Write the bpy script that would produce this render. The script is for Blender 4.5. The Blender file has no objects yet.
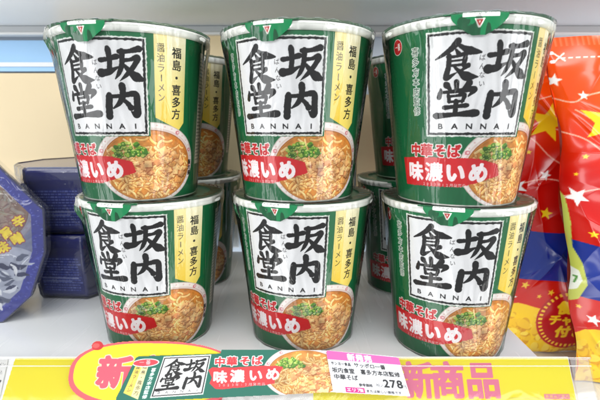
import bpy, math, random
import numpy as np
from math import sin, cos, radians as R, pi
from mathutils import Vector, Matrix

random.seed(7); RNG = np.random.default_rng(7)
SC = bpy.context.scene
COL = SC.collection

# ------------------------------------------------------------------ object helpers
def tag(o, label=None, cat=None, group=None, kind=None):
    if label: o['label'] = label
    if cat: o['category'] = cat
    if group: o['group'] = group
    if kind: o['kind'] = kind
    return o

def empty(name, loc, rz=0.0):
    o = bpy.data.objects.new(name, None); COL.objects.link(o)
    o.empty_display_size = 0.02
    o.location = loc; o.rotation_euler = (0, 0, rz)
    return o

def mesh_obj(name, verts, faces, mats, parent=None, smooth=False, face_mats=None):
    me = bpy.data.meshes.new(name)
    me.from_pydata([tuple(v) for v in verts], [], faces)
    for m in (mats if isinstance(mats, (list, tuple)) else [mats]): me.materials.append(m)
    if face_mats: me.polygons.foreach_set('material_index', face_mats)
    if smooth: me.polygons.foreach_set('use_smooth', [True] * len(me.polygons))
    me.update()
    o = bpy.data.objects.new(name, me); COL.objects.link(o)
    if parent: o.parent = parent
    return o

def lathe(profile, n=128, close=False):
    """profile: list of (r, z). returns verts, faces"""
    V, F = [], []
    for (r, z) in profile:
        for k in range(n):
            a = 2 * pi * k / n
            V.append((r * sin(a), -r * cos(a), z))
    m = len(profile)
    for i in range(m - 1 if not close else m):
        j = (i + 1) % m
        for k in range(n):
            l = (k + 1) % n
            F.append((i * n + k, i * n + l, j * n + l, j * n + k))
    return V, F

def box(V, F, x0, x1, y0, y1, z0, z1):
    b = len(V)
    V += [(x0, y0, z0), (x1, y0, z0), (x1, y1, z0), (x0, y1, z0), (x0, y0, z1), (x1, y0, z1), (x1, y1, z1), (x0, y1, z1)]
    F += [tuple(b + i for i in f) for f in ((0, 3, 2, 1), (4, 5, 6, 7), (0, 1, 5, 4), (1, 2, 6, 5), (2, 3, 7, 6), (3, 0, 4, 7))]

def bevel(o, w, seg=2):
    m = o.modifiers.new('bevel', 'BEVEL'); m.width = w; m.segments = seg; m.limit_method = 'ANGLE'
    return o

# ------------------------------------------------------------------ materials
def lin(c):
    return tuple((v / 12.92 if v <= .04045 else ((v + .055) / 1.055) ** 2.4) for v in (x / 255 for x in c)) + (1,)

def pbr(name, rgb=None, rough=.5, attr=None, coat=0, metallic=0, bump=None, var=0, spec=.5):
    m = bpy.data.materials.new(name); m.use_nodes = True
    nt = m.node_tree; N = nt.nodes; L = nt.links
    b = N['Principled BSDF']
    b.inputs['Roughness'].default_value = rough
    b.inputs['Metallic'].default_value = metallic
    b.inputs['Coat Weight'].default_value = coat
    b.inputs['Coat Roughness'].default_value = .12
    b.inputs['Specular IOR Level'].default_value = spec
    if attr:
        a = N.new('ShaderNodeAttribute'); a.attribute_name = attr
        L.new(a.outputs['Color'], b.inputs['Base Color'])
    else:
        c = lin(rgb); b.inputs['Base Color'].default_value = c
        if var:
            tc = N.new('ShaderNodeTexCoord'); no = N.new('ShaderNodeTexNoise'); no.inputs['Scale'].default_value = 14; no.inputs['Detail'].default_value = 8
            mx = N.new('ShaderNodeMix'); mx.data_type = 'RGBA'
            mx.inputs[6].default_value = tuple(v * (1 - var) for v in c[:3]) + (1,)
            mx.inputs[7].default_value = tuple(min(1, v * (1 + var)) for v in c[:3]) + (1,)
            L.new(tc.outputs['Object'], no.inputs['Vector']); L.new(no.outputs['Fac'], mx.inputs[0]); L.new(mx.outputs[2], b.inputs['Base Color'])
    if bump:
        sc, st, di = bump
        tc = N.new('ShaderNodeTexCoord'); no = N.new('ShaderNodeTexNoise'); no.inputs['Scale'].default_value = sc; no.inputs['Detail'].default_value = 5
        bp = N.new('ShaderNodeBump'); bp.inputs['Strength'].default_value = st; bp.inputs['Distance'].default_value = di
        L.new(tc.outputs['Object'], no.inputs['Vector']); L.new(no.outputs['Fac'], bp.inputs['Height']); L.new(bp.outputs['Normal'], b.inputs['Normal'])
    return m

def clear_film(name, rough=.07, base=.02, bump=.5, scale=(70, 70, 22), haze=.03, gain=1.0, ior=1.45, crease=.16):
    m = bpy.data.materials.new(name); m.use_nodes = True
    nt = m.node_tree; N = nt.nodes; L = nt.links; N.clear()
    out = N.new('ShaderNodeOutputMaterial')
    tr = N.new('ShaderNodeBsdfTransparent'); tr.inputs[0].default_value = (.985, .985, .985, 1)
    gl = N.new('ShaderNodeBsdfGlossy'); gl.inputs['Roughness'].default_value = rough
    df = N.new('ShaderNodeBsdfDiffuse'); df.inputs[0].default_value = (.85, .86, .88, 1)
    fr = N.new('ShaderNodeFresnel'); fr.inputs['IOR'].default_value = ior
    tc = N.new('ShaderNodeTexCoord'); mp = N.new('ShaderNodeMapping'); mp.inputs['Scale'].default_value = scale
    no = N.new('ShaderNodeTexNoise'); no.inputs['Scale'].default_value = 1; no.inputs['Detail'].default_value = 3; no.inputs['Distortion'].default_value = 1.2
    bp = N.new('ShaderNodeBump'); bp.inputs['Strength'].default_value = bump; bp.inputs['Distance'].default_value = .004
    oi = N.new('ShaderNodeObjectInfo'); vm = N.new('ShaderNodeVectorMath'); vm.operation = 'ADD'; cx3 = N.new('ShaderNodeCombineXYZ')
    mr = N.new('ShaderNodeMath'); mr.operation = 'MULTIPLY'; mr.inputs[1].default_value = 37
    L.new(oi.outputs['Random'], mr.inputs[0])
    for q in (0, 1, 2): L.new(mr.outputs[0], cx3.inputs[q])
    L.new(tc.outputs['Object'], mp.inputs['Vector']); L.new(mp.outputs['Vector'], vm.inputs[0]); L.new(cx3.outputs[0], vm.inputs[1]); L.new(vm.outputs[0], no.inputs['Vector'])
    n2 = N.new('ShaderNodeTexNoise'); n2.noise_type = 'RIDGED_MULTIFRACTAL'; n2.inputs['Scale'].default_value = .42; n2.inputs['Detail'].default_value = 2; n2.inputs['Distortion'].default_value = .8
    L.new(vm.outputs[0], n2.inputs['Vector'])
    m0 = N.new('ShaderNodeMath'); m0.operation = 'MULTIPLY_ADD'; m0.inputs[1].default_value = crease
    L.new(n2.outputs['Fac'], m0.inputs[0]); L.new(no.outputs['Fac'], m0.inputs[2]); L.new(m0.outputs[0], bp.inputs['Height'])
    for n in (gl, fr): L.new(bp.outputs['Normal'], n.inputs['Normal'])
    ma = N.new('ShaderNodeMath'); ma.operation = 'MULTIPLY_ADD'; ma.inputs[1].default_value = gain; ma.inputs[2].default_value = base; ma.use_clamp = True
    L.new(fr.outputs[0], ma.inputs[0])
    m1 = N.new('ShaderNodeMixShader'); m1.inputs[0].default_value = haze
    L.new(tr.outputs[0], m1.inputs[1]); L.new(df.outputs[0], m1.inputs[2])
    m2 = N.new('ShaderNodeMixShader'); L.new(ma.outputs[0], m2.inputs[0]); L.new(m1.outputs[0], m2.inputs[1]); L.new(gl.outputs[0], m2.inputs[2])
    L.new(m2.outputs[0], out.inputs[0])
    return m

# ------------------------------------------------------------------ printed artwork: a small rasteriser
_gl = {}
def glyph(ch):
    if ch in _gl: return _gl[ch]
    c = bpy.data.curves.new('glyph', 'FONT'); c.body = ch; c.resolution_u = 4
    o = bpy.data.objects.new('glyph', c); COL.objects.link(o)
    dg = bpy.context.evaluated_depsgraph_get(); me = o.evaluated_get(dg).to_mesh(); me.calc_loop_triangles()
    P = np.array([v.co[:2] for v in me.vertices], float).reshape(-1, 2)
    T = np.array([t.vertices[:] for t in me.loop_triangles], int).reshape(-1, 3)
    o.evaluated_get(dg).to_mesh_clear(); bpy.data.objects.remove(o); bpy.data.curves.remove(c)
    _gl[ch] = (P, T); return P, T

_P, _T = glyph('国')
_cx, _cy = (_P.min(0) + _P.max(0)) / 2
_em = (_P.max(0) - _P.min(0)).max() / .9

class Canvas:
    """x right, y down, in millimetres; colours are 0-255 sRGB; ss samples per cell"""
    def __init__(s, x0, x1, y0, y1, cell, ss=2, bg=(255, 255, 255)):
        s.x0, s.y0 = x0, y0
        s.nx = int(round((x1 - x0) / cell)) ; s.ny = int(round((y1 - y0) / cell)); s.ss = ss; s.cell = cell
        s.k = ss / cell
        s.W, s.H = s.nx * ss, s.ny * ss
        s.img = np.zeros((s.H, s.W, 3), np.float32); s.img[:] = bg
        s.T = lambda x, y: (x, y)
    def px(s, pts):
        P = np.array([s.T(*p) for p in pts], float)
        return (P - (s.x0, s.y0)) * s.k
    def clip(s, a, b, c, d):
        return max(0, int(a)), min(s.W, int(b) + 1), max(0, int(c)), min(s.H, int(d) + 1)
    def blend(s, sl, m, col):
        a = m[..., None].astype(np.float32)
        s.img[sl] = s.img[sl] * (1 - a) + np.array(col, np.float32) * a
    def polymask(s, pts):
        P = s.px(pts)
        xa, xb, ya, yb = s.clip(P[:, 0].min() - 1, P[:, 0].max() + 1, P[:, 1].min() - 1, P[:, 1].max() + 1)
        if xa >= xb or ya >= yb: return None, None
        X, Y = np.meshgrid(np.arange(xa, xb) + .5, np.arange(ya, yb) + .5)
        m = np.zeros(X.shape, bool); n = len(P)
        for i in range(n):
            x1, y1 = P[i]; x2, y2 = P[(i + 1) % n]
            if y1 == y2: continue
            c = ((Y >= y1) != (Y >= y2)) & (X < (x2 - x1) * (Y - y1) / (y2 - y1) + x1)
            m ^= c
        return (slice(ya, yb), slice(xa, xb)), m
    def poly(s, pts, col, a=1.0):
        sl, m = s.polymask(pts)
        if sl: s.blend(sl, m * a, col)
    def ellipse(s, cx, cy, rx, ry, col, a=1.0, n=64, rot=0):
        c_, s_ = cos(rot), sin(rot)
        s.poly([(cx + rx * cos(t) * c_ - ry * sin(t) * s_, cy + rx * cos(t) * s_ + ry * sin(t) * c_) for t in np.linspace(0, 2 * pi, n, endpoint=False)], col, a)
    def star(s, cx, cy, r, col, rot=0, inner=.42, a=1):
        s.poly([(cx + (r if k % 2 == 0 else r * inner) * sin(rot + k * pi / 5), cy - (r if k % 2 == 0 else r * inner) * cos(rot + k * pi / 5)) for k in range(10)], col, a)
    def strokemask(s, M, pts, wid, rough=0.0):
        """stamp discs along a spline into bool mask M (canvas pixels)"""
        P = s.px(pts); k0 = np.hypot(*(s.px([(1, 0)]) - s.px([(0, 0)]))[0]); W = np.array(wid, float) * k0 / 2
        n = len(P); Pe = np.vstack([2 * P[0] - P[1], P, 2 * P[-1] - P[-2]])
        for i in range(n - 1):
            p0, p1, p2, p3 = Pe[i:i + 4]
            st = max(3, int(np.hypot(*(p2 - p1)) / max(.7, min(W[i], W[i + 1]) * .25)))
            for q in range(st + 1):
                t = q / st
                p = .5 * ((2 * p1) + (-p0 + p2) * t + (2 * p0 - 5 * p1 + 4 * p2 - p3) * t * t + (-p0 + 3 * p1 - 3 * p2 + p3) * t ** 3)
                w = W[i] * (1 - t) + W[i + 1] * t
                if rough: w *= 1 + rough * (random.random() - .5)
                w = max(w, .6)
                xa, xb, ya, yb = s.clip(p[0] - w, p[0] + w + 1, p[1] - w, p[1] + w + 1)
                if xa >= xb or ya >= yb: continue
                yy, xx = np.ogrid[ya:yb, xa:xb]
                M[ya:yb, xa:xb] |= ((xx + .5 - p[0]) ** 2 + (yy + .5 - p[1]) ** 2) <= w * w
    def stroke(s, pts, wid, col, rough=0.0, a=1.0):
        if np.isscalar(wid): wid = [wid] * len(pts)
        k0 = np.hypot(*(s.px([(1, 0)]) - s.px([(0, 0)]))[0])
        P = s.px(pts); pad = max(wid) * k0 + 3
        xa, xb, ya, yb = s.clip(P[:, 0].min() - pad, P[:, 0].max() + pad, P[:, 1].min() - pad, P[:, 1].max() + pad)
        if xa >= xb or ya >= yb: return
        sub = Canvas.__new__(Canvas); sub.T = s.T; sub.k = s.k; sub.x0 = s.x0 + xa / s.k; sub.y0 = s.y0 + ya / s.k
        sub.W, sub.H = xb - xa, yb - ya
        M = np.zeros((sub.H, sub.W), bool); sub.strokemask(M, pts, wid, rough)
        s.blend((slice(ya, yb), slice(xa, xb)), M * a, col)
    def textmask(s, M, ch, x, y, w, h, rot=0, shear=0):
        P, T = glyph(ch)
        if len(P) == 0: return
        ox = _cx if ord(ch) > 255 else (P[:, 0].min() + P[:, 0].max()) / 2
        Q = (P - (ox, _cy)) / _em
        if ord(ch) < 256: Q[:, 0] *= 1.0
        X = Q[:, 0] * w; Y = -Q[:, 1] * h; X = X - shear * Y
        c, n = cos(rot), sin(rot)
        G = s.px(np.stack([x + X * c - Y * n, y + X * n + Y * c], 1))
        for t in T:
            a, b, d = G[t]
            xa, xb, ya, yb = s.clip(min(a[0], b[0], d[0]) - 1, max(a[0], b[0], d[0]) + 1, min(a[1], b[1], d[1]) - 1, max(a[1], b[1], d[1]) + 1)
            if xa >= xb or ya >= yb: continue
            yy, xx = np.ogrid[ya:yb, xa:xb]; xx = xx + .5; yy = yy + .5
            e1 = (b[0] - a[0]) * (yy - a[1]) - (b[1] - a[1]) * (xx - a[0])
            e2 = (d[0] - b[0]) * (yy - b[1]) - (d[1] - b[1]) * (xx - b[0])
            e3 = (a[0] - d[0]) * (yy - d[1]) - (a[1] - d[1]) * (xx - d[0])
            M[ya:yb, xa:xb] |= ((e1 >= 0) & (e2 >= 0) & (e3 >= 0)) | ((e1 <= 0) & (e2 <= 0) & (e3 <= 0))
    def text(s, string, x, y, w, h, col, step=None, bold=0.0, rot=0, shear=0, outline=None, a=1.0):
        """characters centred one after another from (x, y); step = (dx, dy); bold and outline widths in mm"""
        step = step or (w, 0)
        M = np.zeros((s.H, s.W), bool)
        for i, ch in enumerate(string):
            if ch == ' ': continue
            r = rot + (pi / 2 if ch in 'ー' and abs(step[1]) > abs(step[0]) else 0)
            s.textmask(M, ch, x + step[0] * i, y + step[1] * i, w, h, r, shear)
        s.inkmask(M, col, bold, outline, a)
    def inkmask(s, M, col, bold=0, outline=None, a=1.0):
        ys, xs = np.nonzero(M)
        if len(ys) == 0: return
        pad = int((bold + (outline[0] if outline else 0)) * s.k) + 3
        xa, xb, ya, yb = s.clip(xs.min() - pad, xs.max() + pad, ys.min() - pad, ys.max() + pad)
        sl = (slice(ya, yb), slice(xa, xb)); m = dilate(M[sl], bold * s.k)
        if outline: s.blend(sl, dilate(m, outline[0] * s.k) * a, outline[1])
        s.blend(sl, m * a, col)
    def grid(s):
        g = s.img.reshape(s.ny, s.ss, s.nx, s.ss, 3).mean((1, 3))
        return np.clip(g / 255, 0, 1)

def dilate(m, r):
    if r < .5: return m
    out = m.copy(); n = int(r)
    for dy in range(-n, n + 1):
        w = int(math.sqrt(max(0, r * r - dy * dy)))
        sh = np.zeros_like(m)
        if dy >= 0: sh[dy:] = m[:m.shape[0] - dy]
        else: sh[:dy] = m[-dy:]
        acc = sh.copy()
        for dx in range(1, w + 1):
            acc[:, dx:] |= sh[:, :-dx]; acc[:, :-dx] |= sh[:, dx:]
        out |= acc
    return out

def noise2(h, w, cell):
    """smooth value noise in 0..1"""
    gh, gw = int(h / cell) + 3, int(w / cell) + 3
    g = RNG.random((gh, gw)); y = np.arange(h) / cell; x = np.arange(w) / cell
    yi, xi = y.astype(int), x.astype(int); fy = (y - yi)[:, None]; fx = (x - xi)[None]
    fy = fy * fy * (3 - 2 * fy); fx = fx * fx * (3 - 2 * fx)
    return (g[yi][:, xi] * (1 - fx) + g[yi][:, xi + 1] * fx) * (1 - fy) + (g[yi + 1][:, xi] * (1 - fx) + g[yi + 1][:, xi + 1] * fx) * fy

def print_sheet(name, cv, surf, mat, parent=None, mask=None, smooth=True):
    """turn a canvas into ONE coloured mesh sheet; surf(X, Y) -> (n, 3) positions"""
    g = cv.grid(); ny, nx = g.shape[:2]
    xs = cv.x0 + (np.arange(nx) + .5) * cv.cell; ys = cv.y0 + (np.arange(ny) + .5) * cv.cell
    X, Y = np.meshgrid(xs, ys); P = surf(X.ravel(), Y.ravel()).astype(np.float32)
    idx = np.arange(nx * ny).reshape(ny, nx)
    Q = np.stack([idx[1:, :-1], idx[1:, 1:], idx[:-1, 1:], idx[:-1, :-1]], -1).reshape(-1, 4)
    C = np.ones((nx * ny, 4), np.float32); C[:, :3] = g.reshape(-1, 3)
    if mask is not None:
        mk = mask(X.ravel(), Y.ravel()); keep = mk[Q].all(1); Q = Q[keep]
        used = np.unique(Q); re = np.full(nx * ny, -1); re[used] = np.arange(len(used)); Q = re[Q]; P = P[used]; C = C[used]
    me = bpy.data.meshes.new(name)
    me.vertices.add(len(P)); me.vertices.foreach_set('co', P.ravel())
    me.loops.add(len(Q) * 4); me.polygons.add(len(Q))
    me.loops.foreach_set('vertex_index', Q.ravel().astype(np.int32))
    me.polygons.foreach_set('loop_start', np.arange(0, len(Q) * 4, 4, dtype=np.int32))
    me.polygons.foreach_set('use_smooth', np.full(len(Q), smooth))
    a = me.color_attributes.new('Col', 'BYTE_COLOR', 'POINT'); a.data.foreach_set('color_srgb', C.ravel())
    me.materials.append(mat); me.update(); me.validate()
    o = bpy.data.objects.new(name, me); COL.objects.link(o)
    if parent: o.parent = parent
    return o

# ---- brush calligraphy drawn stroke by stroke in a 100 x 100 cell
BRUSH = {
 '坂': [([(3, 40), (20, 37), (40, 31)], [9, 8, 10]), ([(22, 12), (24, 40), (21, 68)], [10, 9, 9]), ([(1, 74), (20, 71), (44, 58)], [13, 11, 4]),
       ([(50, 18), (70, 16), (92, 9)], [9, 8, 11]), ([(54, 18), (52, 50), (44, 74), (34, 90)], [9, 9, 8, 3]),
       ([(57, 40), (72, 38), (88, 33), (80, 54), (62, 78), (44, 96)], [8, 7, 11, 9, 8, 2]), ([(56, 52), (70, 70), (84, 84), (102, 92)], [6, 10, 14, 5])],
 '内': [([(20, 32), (17, 60), (15, 94)], [11, 12, 12]), ([(18, 34), (50, 32), (84, 26), (88, 55), (86, 88), (72, 80)], [8, 8, 11, 11, 13, 3]),
       ([(54, 2), (54, 30), (44, 54), (28, 70)], [11, 11, 9, 4]), ([(52, 42), (64, 54), (72, 68)], [7, 9, 11])],
 '食': [([(52, 0), (38, 18), (20, 32), (0, 44)], [11, 10, 8, 4]), ([(50, 6), (66, 18), (82, 26), (104, 30)], [6, 9, 13, 6]), ([(50, 24), (56, 34)], [6, 9]),
       ([(32, 40), (52, 39), (70, 35), (68, 62)], [7, 6, 9, 8]), ([(34, 51), (64, 49)], [5, 5]), ([(34, 63), (66, 61)], [6, 6]),
       ([(33, 38), (32, 66), (28, 94), (52, 82)], [9, 9, 11, 3]), ([(78, 64), (66, 74), (58, 78)], [9, 6, 3]), ([(46, 66), (62, 82), (76, 92), (100, 94)], [5, 9, 14, 5])],
 '堂': [([(50, -2), (51, 20)], [10, 8]), ([(26, 4), (36, 18)], [11, 6]), ([(80, 0), (64, 18)], [11, 4]),
       ([(12, 20), (10, 30), (8, 40)], [7, 9, 9]), ([(12, 26), (50, 23), (92, 18), (80, 38)], [6, 8, 11, 4]),
       ([(32, 37), (34, 54)], [8, 7]), ([(33, 38), (52, 36), (70, 34), (66, 54)], [6, 6, 9, 6]), ([(35, 54), (66, 52)], [6, 6]),
       ([(24, 71), (50, 68), (76, 65)], [9, 7, 9]), ([(51, 55), (50, 90)], [9, 9]), ([(2, 96), (50, 92), (98, 88)], [11, 8, 13])],
}
def brush(cv, ch, cx, cy, w, h, col=(9, 7, 7), rough=.2, fat=1.0):
    T0 = cv.T; k = w / 100
    cv.T = lambda x, y: T0(cx + (x - 50) * w / 100, cy + (y - 50) * h / 100)
    M = np.zeros((cv.H, cv.W), bool)
    for pts, wd in BRUSH[ch]:
        # denser control points: pressure swells and thins along each stroke
        wd = [8.4 * (v / 8.4) ** 1.45 * fat for v in wd]; P2, W2 = [], []
        for i in range(len(pts)):
            P2.append(pts[i]); W2.append(wd[i])
        (ax, ay), (bx_, by_) = P2[-2], P2[-1]; d = math.hypot(bx_ - ax, by_ - ay)
        if W2[-1] > 4: P2.append((bx_ + (bx_ - ax) / d * 3.5, by_ + (by_ - ay) / d * 2.0)); W2.append(W2[-1] * .45)
        (ax, ay), (bx_, by_) = P2[0], P2[1]; d = math.hypot(bx_ - ax, by_ - ay)
        P2.insert(0, (ax - (bx_ - ax) / d * 3 - 1.5, ay - (by_ - ay) / d * 3 - 2)); W2.insert(0, W2[0] * .5)
        cv.strokemask(M, P2, W2, rough)
    cv.T = T0; cv.inkmask(M, col)

# ---- printed picture of the bowl
def ramen(cv, cx, cy, rx, ry, n=260, big=1.0, bx=None):
    """white china bowl, broth, noodles, pork and leeks; all of it ink on the label"""
    cv.ellipse(cx, cy, rx, ry, (214, 196, 188)); cv.ellipse(cx, cy, rx * .985, ry * .98, (246, 240, 236))
    cv.ellipse(cx, cy + ry * .02, rx * .93, ry * .89, (228, 214, 206)); cv.ellipse(cx, cy + ry * .04, rx * .91, ry * .87, (240, 228, 220))
    for k in range(40):                                   # painted band of the china
        t = 2 * pi * k / 40
        cv.ellipse(cx + rx * .95 * cos(t), cy + ry * .93 * sin(t), rx * .018, ry * .02, (226, 176, 172), .6, 10)
    for t in (3.5, 4.05, 5.35, 5.95, 0.1, 2.9):
        x, y = cx + rx * .93 * cos(t), cy + ry * .92 * sin(t)
        cv.ellipse(x, y, rx * .045, ry * .05, (205, 90, 104), .7, 16); cv.ellipse(x + rx * .01, y, rx * .022, ry * .025, (250, 225, 225), 1, 12)
    ix, iy, irx, iry = cx, cy + ry * .05, rx * .89, ry * .87
    cv.ellipse(ix, iy, irx, iry, (168, 100, 44)); cv.ellipse(ix, iy + iry * .01, irx * .985, iry * .985, (202, 138, 60)); cv.ellipse(ix, iy + iry * .05, irx * .93, iry * .92, (212, 152, 76))
    def inside(x, y, f=1): return ((x - ix) / irx) ** 2 + ((y - iy) / iry) ** 2 < f
    for _ in range(60):                                   # drops of fat on the broth
        a, r = random.random() * 2 * pi, math.sqrt(random.random()) * .93
        x, y = ix + irx * r * cos(a), iy + iry * r * sin(a); q = random.uniform(.006, .02) * rx
        cv.ellipse(x, y, q * 1.3, q, (236, 178, 96), .7, 12)
    pal = [((168, 104, 50), (242, 208, 146), (254, 240, 198)), ((158, 96, 44), (236, 196, 126), (252, 230, 172)), ((182, 120, 64), (248, 222, 166), (255, 248, 216))]
    for i in range(n):
        a, r = random.random() * 2 * pi, math.sqrt(random.random()) * .9
        x, y = ix + irx * r * cos(a), iy + iry * r * sin(a)
        if y < iy - iry * .45 and random.random() < .5: continue
        d = random.random() * pi; cur = random.uniform(-.9, .9); ln = random.uniform(.12, .3) * rx; pts = []
        for q in range(5):
            if not inside(x, y, .93): break
            pts.append((x, y)); x += ln / 4 * cos(d); y += ln / 4 * sin(d) * .8; d += cur / 2 + random.uniform(-.2, .2)
        if len(pts) < 3: continue
        w = random.uniform(.03, .052) * rx * big; dk, md, lt = random.choice(pal)
        cv.stroke(pts, w * 1.35, dk, a=.85); cv.stroke(pts, w, md); cv.stroke([(px_ - w * .1, py_ - w * .16) for px_, py_ in pts], w * .34, lt, a=.8)
    ox, oy = cx + rx * .2, iy + iry * .18
    for i in range(150):                                  # diced pork and thin shavings piled right of the middle
        a, r = random.random() * 2 * pi, math.sqrt(random.random())
        x, y = ox + rx * .5 * r * cos(a), oy + ry * .52 * r * sin(a)
        if not inside(x, y, .82): continue
        s_ = random.choice([.02, .035, .05, .07, .09]) * random.uniform(.8, 1.2) * rx; t = random.random() * pi; asp = random.uniform(.45, .9)
        c = np.array(random.choice([(240, 196, 150), (226, 168, 122), (248, 216, 172), (252, 228, 186), (214, 144, 104), (244, 206, 156), (236, 186, 124)]), float)
        q = [(x + s_ * random.uniform(.8, 1.2) * cos(t + k * pi / 2), y + s_ * asp * random.uniform(.8, 1.2) * sin(t + k * pi / 2)) for k in range(4)]
        cv.poly([(u + s_ * .12, v + s_ * .25) for u, v in q], (150, 84, 44), .65); cv.poly(q, c)
        cv.poly([q[0], q[1], (x, y)], c * .9, .8); cv.poly([q[2], q[3], (x, y)], np.minimum(255, c * 1.07), .8)
    lx, ly = cx - rx * .34, cy - ry * .36                 # chopped leek
    for i in range(95):
        a, r = random.random() * 2 * pi, math.sqrt(random.random())
        x, y = lx + rx * .34 * r * cos(a), ly + ry * .17 * r * sin(a) + .1 * ry * r * cos(a) ** 2
        q = random.uniform(.022, .042) * rx; c = random.choice([(92, 160, 44), (130, 190, 60), (164, 212, 92), (70, 138, 40), (196, 226, 130)])
        cv.ellipse(x + q * .2, y + q * .35, q, q * .8, (44, 92, 26), .8, 12); cv.ellipse(x, y, q, q * .8, c, 1, 12)
        if random.random() < .4: cv.ellipse(x, y, q * .4, q * .3, (222, 238, 170), .9, 8)
    P = cv.px([(cx - rx * .86, cy - ry * .8), (cx + rx * .86, cy + ry * .9)])   # grain and softness of the printed photo
    xa, xb, ya, yb = cv.clip(min(P[0][0], P[1][0]), max(P[0][0], P[1][0]), min(P[0][1], P[1][1]), max(P[0][1], P[1][1]))
    if xb - xa > 8 and yb - ya > 8:
        A = cv.img[ya:yb, xa:xb]; h, w = A.shape[:2]; sc_ = rx * cv.k
        YY, XX = np.mgrid[0:h, 0:w]; e = (((XX / w - .5) * 2) ** 2 + ((YY / h - .5) * 2) ** 2 < .98)[..., None]
        f = .70 + .34 * noise2(h, w, sc_ * .2) + .2 * noise2(h, w, sc_ * .06) 
        B = A * f[..., None] * np.array((1.03, .97, .84)); B[1:-1, 1:-1] = (B[1:-1, 1:-1] * 2 + B[:-2, 1:-1] + B[2:, 1:-1] + B[1:-1, :-2] + B[1:-1, 2:]) / 6
        cv.img[ya:yb, xa:xb] = np.where(e, np.clip(B, 0, 255), A)

GREEN = (16, 108, 62)
def redmark(cv, x, y, w, rot=0):
    """small crest: a white-edged red triangle"""
    cv.poly([(x - w * .62, y - w * .5), (x + w * .62, y - w * .5), (x + w * .12, y + w * .62), (x - w * .12, y + w * .62)], (238, 232, 224))
    cv.poly([(x - w * .42, y - w * .36), (x + w * .42, y - w * .36), (x, y + w * .42)], (196, 40, 34))
    cv.poly([(x - w * .14, y - w * .2), (x + w * .14, y - w * .2), (x, y + w * .14)], (244, 236, 226))
def logo_oval(cv, x, y, rx, ry, rot=0, st=1.0):
    cv.ellipse(x, y, rx * 1.1, ry * 1.1, (244, 236, 230), rot=rot); cv.ellipse(x, y, rx, ry, (206, 30, 38), rot=rot)
    cv.text('一番', x - rx * .34, y, rx * .62, ry * 1.0, (250, 240, 236), step=(rx * .68, 0), bold=rx * .03)

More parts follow.
